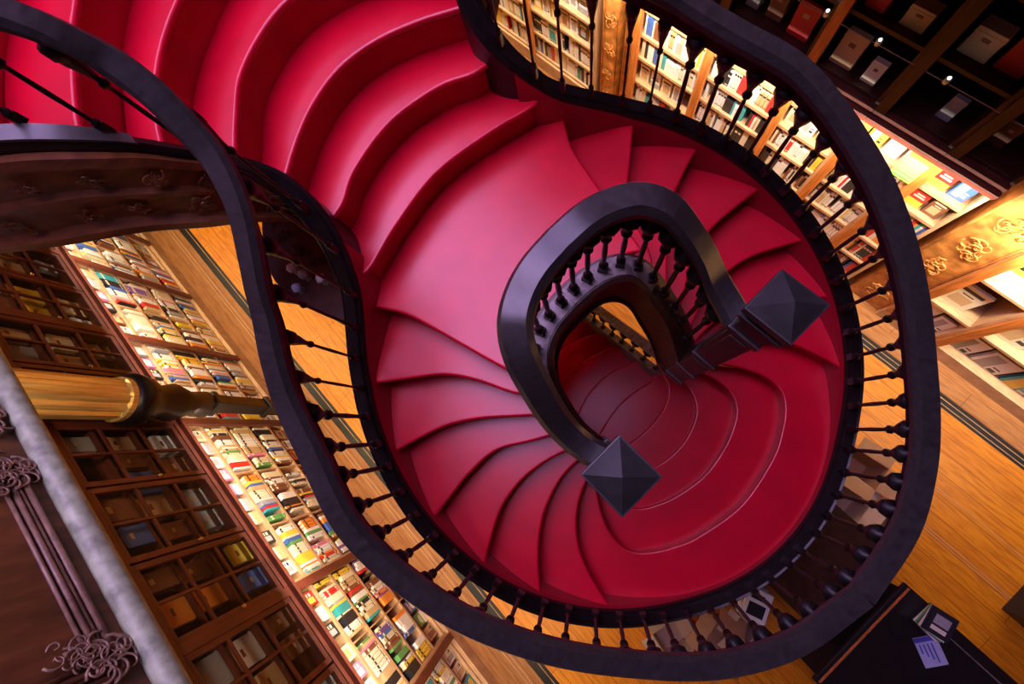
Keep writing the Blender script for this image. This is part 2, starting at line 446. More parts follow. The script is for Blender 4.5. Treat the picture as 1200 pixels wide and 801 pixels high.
# dark carved bracket ledge below the narrow waist of the stair
bm = bmesh.new()
lp = [(p.x, p.y) for p in resample([(-1.36, -1.04), (-1.62, -1.10), (-1.95, -1.22), (-2.25, -1.24), (-2.52, -1.12), (-2.85, -.88)], 16)] + [(-2.6, -.58), (-1.9, -.55), (-1.42, -.78)]
polyslab(bm, lp, 3.64, .10)
polyslab(bm, [(x * .97 - .06, y * .93 - .03) for x, y in lp], 3.54, .10)
for j in range(7): scrolls(bm, (-1.55 - j * .17, -.95 + .04 * math.sin(j), 3.645), (1, 0, 0), (0, 1, 0), (0, 0, 1), .075, 7, 500 + j)
link('bracket_ledge', bm, 'darkwood', stair)
for j, (x, y, a_) in enumerate(((-2.12, -1.08, .3), (-2.02, -1.05, 1.2), (-1.90, -.98, .8), (-1.98, -1.14, 2.0))):  # made-up pale shapes standing for the sparkles seen here
    bm = bmesh.new(); lathe(bm, [(.022, 0), (.030, .008), (.012, .03), (.030, .055), (.036, .075), (.020, .10), (.006, .115)], 6)
    o = link('sparkle_shape', bm, ['paper', 'silver', 'paper', 'bluecard'][j]); o.location = (x, y, 3.641); o.rotation_euler = (0, 0, a_)
    tag(o, ('white shape standing for a sparkle nearest the big handrail on the dark ledge', 'silver shape standing for a sparkle beside the white one on the dark ledge', 'white shape standing for a sparkle closest to the stair on the dark ledge', 'pale blue shape standing for a sparkle at the edge of the dark ledge')[j], 'sparkle', 'small shapes standing for sparkles on the dark ledge')
# strings of the flight that goes down through the well
cf = [(.15, -.50, 1.62), (.02, -.50, 1.48), (-.3, -.525, 1.25), (-.6, -.55, 1.02), (-.9, -.575, .81), (-1.2, -.62, .60), (-1.5, -.67, .39), (-1.75, -.72, .22)]
def cf_path(sgn):
    P = catmull([Vector(p) for p in cf], 4); return flip(P) if sgn else P
for sgn in (0, 1):
    bm = bmesh.new(); P = cf_path(sgn)
    def prc(i, P=P):
        d = min(.30, P[i].z - .001)
        return [(-.03, -d), (.03, -d), (.03, .04), (.038, .05), (.038, .08), (-.038, .08), (-.038, .05), (-.03, .04)]
    sweep(bm, P, prc); link('flight_stringer', bm, 'greyslab', stair)

# ------------------------------------------------------------------ balustrades
def rail_prof(w=.15, h=.10):
    a = w / 2
    return [(-a, -.25 * h), (-a, .12 * h), (-a * .68, .5 * h), (a * .68, .5 * h), (a, .12 * h), (a, -.25 * h), (a * .62, -.5 * h), (-a * .62, -.5 * h)]
def baluster_mesh(name, thick=1.0):
    bm = bmesh.new(); t = thick
    box(bm, -.024 * t, .024 * t, -.024 * t, .024 * t, 0, .09)
    lathe(bm, [(.020 * t, .09), (.026 * t, .10), (.026 * t, .115), (.013 * t, .13), (.012 * t, .18), (.015 * t, .38), (.012 * t, .56), (.013 * t, .585),
               (.028 * t, .60), (.028 * t, .62), (.016 * t, .635), (.020 * t, .67), (.030 * t, .71), (.046 * t, .765), (.048 * t, .79), (.058 * t, .80), (.060 * t, .86), (.03 * t, .87), (.03 * t, 1.0)], 8)
    me = bpy.data.meshes.new(name); bmesh.ops.recalc_face_normals(bm, faces=bm.faces); bm.to_mesh(me); bm.free(); me.materials.append(M['stringwood']); return me
BAL = baluster_mesh('baluster')
BALF = baluster_mesh('baluster_slim', .62)
def bal(parent, x, y, z0, z1, mesh=None, rot=0):
    return raw('baluster', mesh or BAL, parent, (x, y, z0), rot, (1, 1, z1 - z0))

Redge = [(0, 1.83), (15, 1.82), (27, 1.795), (37, 1.75), (49, 1.70), (60, 1.68), (71, 1.68), (82, 1.70), (92, 1.72), (100, 1.735), (108, 1.74), (119, 1.73)]
rail_nodes = []
for a, R in Redge:
    r = R - .069; rail_nodes.append(Vector((r * math.cos(math.radians(-a)), r * math.sin(math.radians(-a)), ramp(a) + .84)))
smoothz(rail_nodes, 2)
rail_nodes += [Vector(p) for p in [(-1.029, -1.337, 4.38), (-1.156, -1.211, 4.5), (-1.253, -1.08, 4.61), (-1.302, -.997, 4.70), (-1.346, -.906, 4.79), (-1.403, -.809, 4.88), (-1.466, -.737, 4.96), (-1.555, -.685, 5.04), (-1.638, -.663, 5.14), (-1.705, -.655, 5.22), (-1.763, -.668, 5.30), (-1.80, -.705, 5.42), (-1.87, -.80, 5.54), (-2.0, -.98, 5.66), (-2.3, -1.33, 5.76), (-2.7, -1.75, 5.80)]]
RP = smoothz(catmull(rail_nodes, 5), 2)
def string_z(x, y, base):
    best = min(base, key=lambda p: (p.x - x) ** 2 + (p.y - y) ** 2); return best
SB = string_path(1.70)
# spacing of balusters along the rail
def along(path, spacing, start=.0):
    out = []; acc = -start
    for a, b_ in zip(path[:-1], path[1:]):
        d = Vector((b_.x - a.x, b_.y - a.y, 0)).length
        while acc + d >= spacing or (acc < 0 and acc + d >= 0):
            need = (spacing - acc) if acc >= 0 else -acc
            t = need / d; t = min(1, t); out.append(a.lerp(b_, t))
            a = out[-1].copy(); d = Vector((b_.x - a.x, b_.y - a.y, 0)).length; acc = 0
            if d < 1e-6: break
        else:
            acc += d
    return out
outerL = empty('stair_balustrade', 'long black curved balustrade on the left side of the red stair', 'railing', (0, 0, 0), 'black balustrades of the red staircase')
outerR = empty('stair_balustrade', 'long black curved balustrade between the red stair and the lit white bookshelves', 'railing', (0, 0, 0), 'black balustrades of the red staircase')
for sgn, root in ((0, outerL), (1, outerR)):
    P = flip(RP) if sgn else RP
    nR = len(P)
    def pr(i, nR=nR):
        z = P[i].z; w = .138 if z < 4.2 else max(.098, .138 - (z - 4.2) * .05)
        return rail_prof(w, .70 * w)
    bm = bmesh.new(); sweep(bm, P, pr); link('handrail', bm, 'rail', root, 28)
    def pb(i, nR=nR):
        k = 1 if P[i].z < 4.3 else max(.5, 1 - (P[i].z - 4.3) * .7)
        return [(-.022 * k, -.13 * k), (.022 * k, -.13 * k), (.022 * k, -.03), (-.022 * k, -.03)]
    bm = bmesh.new(); sweep(bm, P, pb); link('arcade_board', bm, 'stringwood', root, 28)
    pts = along(RP, .172, .04 if sgn else .09)
    for p in pts:
        q = string_z(p.x, p.y, SB)
        if p.x < -2.6: continue
        x, y = p.x, p.y
        zt = q.z + .09
        if p.z - .045 - zt < .2: continue
        x = q.x if p.x < -1.3 else (p.x * .5 + q.x * .5); y = q.y if p.x < -1.3 else (p.y * .5 + q.y * .5)
        x = (p.x + q.x) / 2; y = (p.y + q.y) / 2
        bo = bal(root, x, -y if sgn else y, zt, p.z - .02, rot=math.atan2(y, x)); kx = 1 if p.z < 4.4 else .62; bo.scale = (kx, kx, bo.scale[2])

# balustrade round the well with its two square newels
wellb = empty('well_balustrade', 'black oval balustrade round the stair well with two square newel posts', 'railing', (0, 0, 0), 'black balustrades of the red staircase')
wr = [(-.555, 0, 4.64), (-.545, -.14, 4.64), (-.515, -.255, 4.62), (-.455, -.35, 4.60), (-.36, -.42, 4.54), (-.25, -.465, 4.40), (-.14, -.50, 4.23), (-.03, -.515, 4.06), (.08, -.505, 3.98), (.16, -.48, 3.96)]
WR = catmull([Vector(p) for p in wr], 5)
full = [mir(p) for p in WR[::-1]] + WR[1:]
bm = bmesh.new(); sweep(bm, full, rail_prof(.142, .09)); link('handrail', bm, 'rail', wellb, 28)
bm = bmesh.new(); sweep(bm, full, [(-.02, -.10), (.02, -.10), (.02, -.03), (-.02, -.03)]); link('arcade_board', bm, 'stringwood', wellb, 28)
wp = catmull([Vector(p) for p in well], 6)
for sgn in (0, 1):
    for p in along(WR, .098, .048):
        q = min(wp, key=lambda c: (c.x - p.x) ** 2 + (c.y - p.y) ** 2)
        if p.x > .10: continue
        bal(wellb, p.x, -p.y if sgn else p.y, q.z + .095, p.z - .03, rot=math.atan2(p.y, p.x))
def newel(sgn):
    x, y = .224, .471 * (1 if sgn else -1)
    bm = bmesh.new(); h = .075
    box(bm, x - h, x + h, y - h, y + h, ZL - .10, 4.22, bev=.006)
    for z in (ZL + .02, ZL + .45, 3.30, 4.02):
        box(bm, x - h - .012, x + h + .012, y - h - .012, y + h + .012, z, z + .05, bev=.006)
    for dx, dy in ((1, 0), (-1, 0), (0, 1), (0, -1)):
        for z0, z1 in ((ZL + .52, 3.25), (3.40, 3.98)):
            a = .045
            if dx: box(bm, x + dx * h, x + dx * (h + .008), y - a, y + a, z0, z1, bev=.003)
            else: box(bm, x - a, x + a, y + dy * h, y + dy * (h + .008), z0, z1, bev=.003)
    lathe(bm, [(.02, -.30), (.045, -.26), (.055, -.20), (.04, -.15), (.07, -.12), (.07, -.095)], 12, (x, y, ZL))
    nw = link('newel_post', bm, 'rail', wellb)
    bm = bmesh.new(); k = .112
    box(bm, x - .090, x + .090, y - .090, y + .090, 4.215, 4.26, bev=.004)
    box(bm, x - .104, x + .104, y - .104, y + .104, 4.262, 4.292, bev=.004)
    box(bm, x - .088, x + .088, y - .088, y + .088, 4.29, 4.345, bev=.003)
    box(bm, x - k, x + k, y - k, y + k, 4.345, 4.395, bev=.004)
    b4 = [bm.verts.new((x + a * k * .97, y + b_ * k * .97, 4.393)) for a, b_ in ((-1, -1), (1, -1), (1, 1), (-1, 1))]
    ap = bm.verts.new((x, y, 4.465))
    for i in range(4): bm.faces.new((b4[i], b4[(i + 1) % 4], ap))
    cp = link('newel_cap', bm, 'cappewter', nw)
for s_ in (0, 1): newel(s_)

# rails of the flight going down through the well
for sgn in (0, 1):
    lab = ('low balustrade on the far side of the narrow red flight seen through the stair well',
           'low balustrade beside the orange floor seen through the stair well')[sgn]
    r_ = empty('flight_balustrade', lab, 'railing', (0, 0, 0), 'black balustrades of the red staircase')
    P = [p + Vector((0, 0, .70)) for p in cf_path(sgn)]; P = P[1:]
    bm = bmesh.new(); sweep(bm, P, rail_prof(.10, .07)); link('handrail', bm, 'greyslab', r_, 28)
    for p in along(P, .15, .05): bal(r_, p.x, p.y, p.z - .62, p.z - .02)
    e = P[-1]; bm = bmesh.new(); lathe(bm, [(.075, 0), (.075, .15), (.05, .18), (.045, .70), (.07, .74), (.07, .80), (.03, .85), (.06, .92), (.02, 1.0)], 12, (e.x - .05, e.y, 0)); link('newel_post', bm, 'rail', r_)

# ------------------------------------------------------------------ room
YW = 3.75
struct(obox('floor', (-9.5, 8, -2.97, 2.84, -.2, 0), 'floor'))
struct(obox('trim_1', (-9.5, 8, -4.1, -3.12, -.2, 0), 'border'))
struct(obox('trim_2', (-9.5, 8, 2.99, 4.1, -.2, 0), 'border'))
struct(obox('trim_3', (-9.5, 8, -3.12, -2.97, -.2, -.012), 'blackbox'))
struct(obox('trim_4', (-9.5, 8, 2.84, 2.99, -.2, -.012), 'blackbox'))
for i, y in enumerate((-3.29, -3.24, 1.55, 1.59, 2.03, 2.88, 2.94, -3.02)):
    struct(obox('trim_%d' % (5 + i), (-9.5, 8, y - .004, y + .004, -.012, .003), 'litwood'))
struct(obox('wall_left', (-9.6, 8, -4.3, -4.1, -.2, 11.0), 'wall'))
struct(obox('wall_right', (-9.6, 8, 4.1, 4.3, -.2, 11.0), 'wall'))
struct(obox('wall_back', (-9.8, -9.5, -4.3, 4.3, -.2, 11.0), 'wall'))
struct(obox('wall_front', (8, 8.2, -4.3, 4.3, -.2, 11.0), 'wall'))
bm = bmesh.new()
for a in ((-9.8, -8.5, -4.3, 4.3), (-.2, 8.2, -4.3, 4.3), (-8.5, -.2, -4.3, -2.4), (-8.5, -.2, 2.0, 4.3)): box(bm, *a, 11.0, 11.2)
struct(link('ceiling', bm, 'ceil'))
# skylight of the hall, with glazing bars
m, N, L, b = new_mat('stained_skylight_glass')
b.inputs['Base Color'].default_value = (.8, .75, .95, 1)
tc = N.new('ShaderNodeTexCoord'); vo = N.new('ShaderNodeTexVoronoi'); vo.inputs['Scale'].default_value = 1.4
cr = N.new('ShaderNodeValToRGB'); cr.color_ramp.elements[0].color = (.50, .35, 1, 1); cr.color_ramp.elements[1].color = (.90, .60, 1, 1)
L.new(tc.outputs['Object'], vo.inputs['Vector']); L.new(vo.outputs['Color'], cr.inputs[0])
L.new(cr.outputs[0], b.inputs['Emission Color']); b.inputs['Emission Strength'].default_value = 10.5
M['sky'] = m
struct(obox('window_1', (-8.5, -.2, -2.4, 2.0, 11.05, 11.1), 'sky'))
bm = bmesh.new()
for x in (-8.5, -6.425, -4.35, -2.275, -.2): box(bm, x - .04, x + .04, -2.4, 2.0, 10.96, 11.045)
for y in (-2.4, -.93, .53, 2.0): box(bm, -8.5, -.2, y - .03, y + .03, 10.97, 11.04)
struct(link('trim_13', bm, 'darkwood'))
# upper floors: the head of the stair and the two galleries
bm = bmesh.new(); box(bm, -9.5, -3.7, -4.1, 4.1, 4.85, ZU + 7 * RIS - .02); struct(link('floor_upper', bm, 'parapetpanel'))
for sg, nm in ((-1, 'floor_gallery_left'), (1, 'floor_gallery_right')):
    struct(obox(nm, (-9.5, 8, min(sg * 4.1, sg * 2.50), max(sg * 4.1, sg * 2.50), 4.42, 4.56), 'darkwood'))

# parapet of the gallery on the left
for sg in (-1, 1):
    par = empty('gallery_parapet', ('panelled gallery parapet with leafy plaster frames and a worn grey base bar' if sg < 0 else 'panelled gallery parapet above the dark shelves, out past the frame'), 'parapet', (0, sg * 2.47, 4.42), 'gallery parapets')
    bm = bmesh.new(); box(bm, -9.4, 7.9, sg * 2.47 - .03, sg * 2.47 + .03, 4.44, 5.5); link('panel', bm, 'parapetpanel', par)
    yf = sg * 2.47 - sg * .03
    bm = bmesh.new(); pts = [Vector((x / 4, yf - sg * .03, 4.43)) for x in range(-37, 32)]
    tube(bm, pts, .052, 14); link('base_bar', bm, 'greybar', par)
    if sg > 0: continue
    x0 = -4.4 + .0
    for kf in range(6):
        xa = -4.30 + kf * 1.28 + (0); xb = xa + 1.12
        bm = bmesh.new()
        z0, z1 = 4.545, 5.38
        for d, r in ((0, .016), (.028, .010), (.05, .014), (.078, .009)):
            ring = [Vector((xa + d, yf, z0 + d)), Vector((xb - d, yf, z0 + d)), Vector((xb - d, yf, z1 - d)), Vector((xa + d, yf, z1 - d))]
            for i in range(4): tube(bm, [ring[i] + Vector((0, .008, 0)), ring[(i + 1) % 4] + Vector((0, .008, 0))], r, 6)
        fr = link('frame_moulding', bm, 'mould', par)
        for cx, cz in ((xa, z0), (xb, z0), (xa, z1), (xb, z1)):
            bm = bmesh.new(); sx = 1 if cx == xa else -1; sz = 1 if cz == z0 else -1
            scrolls(bm, (cx + sx * .07, yf + .01, cz + sz * .05), (1, 0, 0), (0, 0, 1), (0, 1, 0), .12, 24, kf * 7 + int(cz * 10))
            scrolls(bm, (cx + sx * .14, yf + .01, cz + sz * .14), (1, 0, 0), (0, 0, 1), (0, 1, 0), .085, 14, kf * 9 + int(cz * 12))
            link('corner_leaf', bm, 'mould', fr)

# ------------------------------------------------------------------ bookcases
book_specs = []           # (wall, x, y, z, w, h, d, colour, where, tilt)
face_specs = []
item_specs = []
rd = random.Random(11)
def pick(pal): 
    t = rd.random() * sum(w for _, w in pal); s = 0
    for c, w in pal:
        s += w
        if t <= s: return c
    return pal[-1][0]
PALL = [('cream', 5), ('white', 5), ('yellow', 2), ('red', 1.2), ('black', 1.4), ('brown', 1.2), ('blue', .8), ('teal', .5), ('pink', .7), ('green', .3), ('orange', .8), ('grey', .8), ('purple', .5), ('tan', 1.6)]
PALW = [('cream', 4), ('white', 9), ('yellow', .8), ('red', .5), ('black', 1.6), ('blue', .8), ('teal', .5), ('grey', 1), ('tan', 1), ('brown', .5)]
def bookcase_unit(sg, xa, xb, label, shelves, ztop_lit, zcor, ztop, kind):
    """one bay of the wall shelving; sg = side of the room"""
    yf = sg * 3.6 if sg < 0 else 3.33; yb = sg * 3.98
    lo, hi = min(yf, yb), max(yf, yb)
    root = empty('bookcase', label, 'bookcase', ((xa + xb) / 2, (yf + yb) / 2, 0), 'tall built-in bookcases along both walls')
    def part(nm, boxes, mat, bev=0., parent=root):
        bm = bmesh.new()
        for a in boxes: box(bm, *a, bev=bev)
        o = link(nm, bm, mat, None); o.parent = parent
        o.location = o.location - root.location if parent is root else o.location
        return o
    yo = yf - sg * .05; xa -= .045; xb -= .047
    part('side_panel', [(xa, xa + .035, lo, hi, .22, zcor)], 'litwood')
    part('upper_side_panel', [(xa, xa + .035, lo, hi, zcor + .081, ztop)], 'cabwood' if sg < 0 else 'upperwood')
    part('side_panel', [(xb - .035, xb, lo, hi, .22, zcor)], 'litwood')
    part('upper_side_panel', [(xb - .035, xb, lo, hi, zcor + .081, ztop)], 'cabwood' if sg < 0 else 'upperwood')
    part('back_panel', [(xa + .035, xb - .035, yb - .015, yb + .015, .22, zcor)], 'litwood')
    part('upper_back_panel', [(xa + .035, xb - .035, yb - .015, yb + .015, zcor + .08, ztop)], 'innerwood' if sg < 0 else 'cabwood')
    part('plinth', [(xa, xb, min(yf - sg * .03, yb - sg * .016), max(yf - sg * .03, yb - sg * .016), 0, .22)], 'litwood', .006)
    for z in shelves: part('shelf', [(xa + .035, xb - .035, lo + .0, hi - .02, z - .02, z + .02)], 'litwood', .004)
    part('cornice', [(xa, xb, min(yf - sg * .06, yb), max(yf - sg * .06, yb), zcor - .05, zcor), (xa, xb, min(yf - sg * .09, yb), max(yf - sg * .09, yb), zcor, zcor + .035), (xa, xb, min(yf - sg * .04, yb), max(yf - sg * .04, yb), zcor + .035, zcor + .08)], 'cabwood', .004)
    pm = 'postwood' if kind != 'dark' else 'cabwood'
    inner = (xa + .09, xb)
    part('post', [(xa + .0, xa + .09, min(yf - sg * .004, yo), max(yf - sg * .004, yo), .225, zcor - .055)], pm, .006)
    part('upper_post', [(xa + .0, xa + .09, min(yf - sg * .004, yo), max(yf - sg * .004, yo), zcor + .085, ztop - .004)], 'postwood' if abs(xa + .875) < .02 else 'cabwood' if sg < 0 else 'upperwood', .006)  # one upright takes the orange wood, standing for light on it
    part('top_cornice', [(xa, xb, min(yf - sg * .07, yb), max(yf - sg * .07, yb), ztop, ztop + .07), (xa, xb, min(yf - sg * .12, yb), max(yf - sg * .12, yb), ztop + .07, ztop + .13)], 'cabwood', .006)
    return root, part
def fill_row(sg, xa, xb, z, zmax, pal, where, ybase, h0=.62, full=.94):
    x = xa
    while x < xb - .02:
        w = rd.choice((.019, .022, .026, .030, .036, .046)); 
        if x + w > xb: break
        if rd.random() < 1 - full: x += rd.uniform(.03, .09); continue
        h = (zmax - z) * rd.uniform(h0, .96); d = rd.uniform(.17, .23)
        c = pick(pal); nrun = rd.choice((1, 1, 1, 2, 3))
        for _ in range(nrun):
            if x + w > xb: break
            book_specs.append((sg, x + w / 2, ybase, z, w * .97, h, d, c, where)); x += w
# left wall
LX = [-8.92, -7.52, -6.07, -4.57, -3.15, -.90, .62, 2.10]
ordL = ['far end bay', 'bay by the stair head', 'bay beyond the gilded pillar', 'bay just before the gilded pillar', 'wide bay by the gilded pillar', 'bay near the grey bar', 'bay at the bottom edge', 'bay behind the dark counter']
LABL = ['tall bookcase at the far end of the left wall, partly behind the brown fascia', 'tall lit bookcase just below the brown carved fascia', 'tall lit bookcase with grey glazed doors two bays beyond the gilded pillar',
        'tall bookcase whose right edge meets the gilded pillar', 'wide bookcase with three dark glazed doors right of the gilded pillar', 'bookcase with yellow books below, two glazed doors, at the bottom left', 'bookcase at the bottom edge of the view, left of the yellow lit corner']
for i in range(len(LX) - 1):
    xa, xb = LX[i], LX[i + 1]
    shelves = [.24, .62, 1.00, 1.38, 1.72]
    root, part = bookcase_unit(-1, xa, xb, LABL[i], shelves, 2.0, 2.04, 3.28, 'dark')
    nd = 3 if i == 4 else 2
    dw = (xb - xa) / nd
    for j in range(nd):
        a, c = xa + j * dw + .045, xa + (j + 1) * dw - .045 * (j == nd - 1) - (.01 if j < nd - 1 else 0)
        if j > 0: a = xa + j * dw + .01
        z0, z1 = 2.13, 3.26; yf = -3.6
        b_ = .05
        door = part('door', [(a, a + b_, yf, yf + .035, z0, z1), (c - b_, c, yf, yf + .035, z0, z1), (a + b_, c - b_, yf, yf + .035, z0, z0 + b_), (a + b_, c - b_, yf, yf + .035, z1 - b_, z1)], 'cabwood', .004)
        def sub(nm, boxes, mat):
            bm = bmesh.new()
            for q in boxes: box(bm, *q)
            o = link(nm, bm, mat); o.parent = door
            return o
        xs = [(a + c) / 2]; zs = [z0 + (z1 - z0) * t for t in (.34, .66)]
        for x in xs: sub('glazing_bar', [(x - .012, x + .012, yf + .004, yf + .03, z0 + b_, z1 - b_)], 'cabwood')
        for z in zs: sub('glazing_bar', [(a + b_, c - b_, yf + .006, yf + .028, z - .012, z + .012)], 'cabwood')
        sub('pane', [(a + b_, c - b_, yf + .014, yf + .018, z0 + b_, z1 - b_)], 'glass')
        bm = bmesh.new(); lathe(bm, [(.010, 0), (.010, .012), (.018, .02), (.018, .032), (.008, .04)], 10)
        bmesh.ops.transform(bm, matrix=Matrix.Translation((c - .025, yf + .03, z0 + .50)) @ Matrix.Rotation(-PI / 2, 4, 'X'), verts=bm.verts)
        k_ = link('knob', bm, 'brass'); k_.parent = door
        # inner shelves and what stands on them
        for z in [z0 - .04] + zs:
            part('shelf', [(a, c, -3.96, -3.64, z - .01, z + .01)], 'cabwood')
            x = a + .04
            while x < c - .2:
                w = rd.uniform(.17, .29); h = rd.uniform(.19, .31)
                if rd.random() < .94: item_specs.append((-1, x + w / 2, -3.645 - rd.uniform(0, .07), z + .012, w * .9, h, rd.uniform(.02, .10), rd.choice(['brown', 'tan', 'grey', 'cream', 'tan', 'orange', 'red', 'blue', 'white', 'brown', 'grey', 'purple', 'yellow']), i))
                x += w + rd.uniform(.02, .08)
    for si, (z, zm) in enumerate(zip(shelves[:4], shelves[1:])):
        nm = ('bottom', 'second', 'third', 'fourth')[si]
        for j in range(nd):
            a, c = xa + j * dw + .05, xa + (j + 1) * dw - .05
            if j: part('divider', [(a - .055, a - .04, -3.96, -3.62, z + .02, zm - .02)], 'litwood')
            if si in (0,) and rd.random() < .5:
                x = a
                while x < c - .18:
                    face_specs.append((-1, x + .09, -3.66, z + .022, .16, .24, .03, pick(PALL), (nm, i))); x += .2
            else:
                fill_row(-1, a, c, z + .022, zm - .02, PALL, (nm, i), -3.62)
    x = xa + .06
    while x < xb - .2:
        face_specs.append((-1, x + .09, -3.64, 1.742, .15, .235, .03, rd.choice(['red', 'white', 'grey', 'cream', 'pink', 'black', 'brown', 'white']), ('top display', i))); x += rd.choice((.19, .21, .26))

# right wall
RX = [-7.5, -6.1, -4.75, -3.38, -3.02, -2.75, -1.78, -.83, -.10, .57, 1.09, 1.64, 2.25, 3.6, 5.2]
LABR = ['farthest lit bookcase along the top edge of the view', 'lit bookcase near the top edge, left of the first upright baluster', 'lit bookcase with ledges left of the carved wooden pilaster panel', None, None,
        'lit bookcase directly right of the carved pilaster panel', 'white lit bookcase in the middle of the upper balustrade', 'white lit bookcase right of the orange upright, behind the balusters', 'bookcase with the lime green box, beside the curved handrail',
        'narrow bookcase with red shelves and dark spines right of the handrail', None, 'bright display bay with pale open picture books beside the carved panel', 'bright display bay with a pale book at the right edge', 'display bay beyond the right edge']
for i in range(len(RX) - 1):
    xa, xb = RX[i], RX[i + 1]
    if LABR[i] is None:
        p = empty('carved_panel', ('narrow carved wooden pilaster panel between lit bookcases at the top' if i == 3 else 'plain ribbed wooden pilaster right of the narrow carved panel' if i == 4 else 'broad amber carved wooden panel right of the big handrail'), 'panel', ((xa + xb) / 2, 3.5, 0), 'wooden panels set between the bookcases')
        bm = bmesh.new(); box(bm, xa + .046, xb - .046, 3.36, 3.9, 0, 4.2)
        o = link('board', bm, 'carvedpanel'); o.parent = p; o.location = -p.location
        bm = bmesh.new()
        if i == 4:
            for k in range(5): xx = xa + .07 + k * (xb - xa - .14) / 4; tube(bm, [Vector((xx, 3.355, .1)), Vector((xx, 3.355, 4.1))], .016, 8)
        else:
            for k in range(9 if i == 3 else 7):
                zc = .35 + k * (.42 if i == 3 else .45)
                scrolls(bm, ((xa + xb) / 2, 3.35, zc), (1, 0, 0), (0, 0, 1), (0, -1, 0), (xb - xa) * .33, 12, 100 + i * 9 + k)
            for xx in (xa + .06, xb - .06): tube(bm, [Vector((xx, 3.35, .1)), Vector((xx, 3.35, 4.1))], .014, 8)
        o = link('carving', bm, 'carvedpanel'); o.parent = p; o.location = -p.location
        continue
    big = i >= 11
    shelves = [.24, .60, .98, 1.36, 1.68, 2.00] if not big else [.12, .78, 1.45, 2.05]
    if i == 9: shelves = [.24, .60, .98, 1.34, 1.66, 1.98]
    root, part = bookcase_unit(1, xa, xb, LABR[i], shelves, 2.3, 2.36, 4.2, 'lit')
    for j, (z, zm) in enumerate(zip(shelves, shelves[1:] + [2.32])):
        nm = ('bottom', 'second', 'third', 'fourth', 'fifth', 'top')[j]
        a, c = xa + .055, xb - .055
        if big:
            x = a
            while x < c - .2:
                w = min(rd.uniform(.24, .36), c - x); face_specs.append((1, x + w / 2, 3.42, z + .022, w * .92, (zm - z) * rd.uniform(.6, .82), .03, rd.choice(['white', 'cream', 'white', 'yellow', 'teal', 'white', 'cream']), (nm, 20 + i))); x += w + .02
        elif rd.random() < (.28 if i < 9 else 0) or (i == 9 and j >= 4) or (i == 8 and j == 5):
            x = a
            while x < c - .14:
                face_specs.append((1, x + .08, 3.39, z + .022, .15, min(.24, zm - z - .06), .03, pick(PALW) if i != 9 else rd.choice(['red', 'blue', 'brown', 'red', 'pink']), (nm, 20 + i))); x += .18
        else:
            fill_row(1, a, c, z + .022, zm - .02, PALW if i != 9 else [('black', 4), ('brown', 2), ('cream', 3), ('red', 2), ('teal', 1), ('orange', 1), ('blue', 1)], (nm, 20 + i), 3.36)
    # dark upper shelves
    for z in (2.46, 2.98, 3.5):
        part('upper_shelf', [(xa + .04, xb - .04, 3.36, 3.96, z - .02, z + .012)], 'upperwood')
        x = xa + .08
        while x < xb - .24:
            w = rd.uniform(.12, .24); h = rd.uniform(.14, .34)
            if rd.random() < .9: item_specs.append((1, x + w / 2, 3.42 + rd.uniform(0, .1), z + .014, w * .9, h, rd.uniform(.03, .12), rd.choice(['brown', 'tan', 'brown', 'grey', 'cream', 'yellow', 'red', 'white', 'brown', 'tan']), 20 + i))
            x += w + rd.uniform(.02, .12)
    rod = part('lamp_rod', [(xa + .05, xb - .05, 3.27, 3.276, 2.93, 2.936)], 'greyslab')
# lamps on the rods of the dark shelves
for k, x in enumerate((-.92, -.46, .10, .9)):
    o = empty('shelf_lamp', ('tiny bright shelf lamp nearest the top of the view', 'tiny bright shelf lamp between the orange and the brown boxes', 'tiny bright shelf lamp above the pale green boxes', 'tiny shelf lamp near the right edge of the dark shelves')[k], 'lamp', (x, 3.27, 2.93), 'tiny lamps on the rod before the dark shelves')
    bm = bmesh.new(); lathe(bm, [(.008, -.0), (.02, .0), (.026, .04), (.012, .055)], 10); c_ = link('lamp_housing', bm, 'silver'); c_.parent = o
    bm = bmesh.new(); bmesh.ops.create_icosphere(bm, subdivisions=2, radius=.011); bmesh.ops.translate(bm, vec=(0, -.012, .055), verts=bm.verts); c_ = link('bulb', bm, 'bulb'); c_.parent = o

# gilded pillar carrying the gallery
pil = empty('gilded_pillar', 'gilded fluted pillar with dark carved foot standing before the left bookcases', 'pillar', (-3.19, -3.33, 0))
bm = bmesh.new(); ns = 36; rings = []
for z, r in ((2.80, .21), (2.85, .21), (2.86, .19), (4.3, .19), (4.36, .22), (4.42, .22)):
    rings.append([bm.verts.new(((r - (.022 if k % 3 == 0 and .185 < r < .195 else 0)) * math.cos(2 * PI * k / ns), (r - (.022 if k % 3 == 0 and .185 < r < .195 else 0)) * math.sin(2 * PI * k / ns), z)) for k in range(ns)])
for r0, r1 in zip(rings[:-1], rings[1:]):
    for k in range(ns): bm.faces.new((r0[k], r0[(k + 1) % ns], r1[(k + 1) % ns], r1[k]))
bm.faces.new(rings[0][::-1]); bm.faces.new(rings[-1])
o = link('gilded_shaft', bm, 'gold'); o.parent = pil
bm = bmesh.new(); lathe(bm, [(.10, 1.85), (.15, 1.9), (.13, 2.1), (.20, 2.3), (.16, 2.45), (.24, 2.62), (.26, 2.74), (.21, 2.80)], 20)
for k in range(10):
    a = 2 * PI * k / 10; d = Vector((math.cos(a), math.sin(a), 0)); t = Vector((-d.y, d.x, 0))
    scrolls(bm, d * .22 + Vector((0, 0, 2.64)), t, (0, 0, 1), d, .06, 5, 300 + k); scrolls(bm, d * .16 + Vector((0, 0, 2.3)), t, (0, 0, 1), d, .06, 5, 330 + k)
o = link('carved_capital', bm, 'stringwood'); o.parent = pil
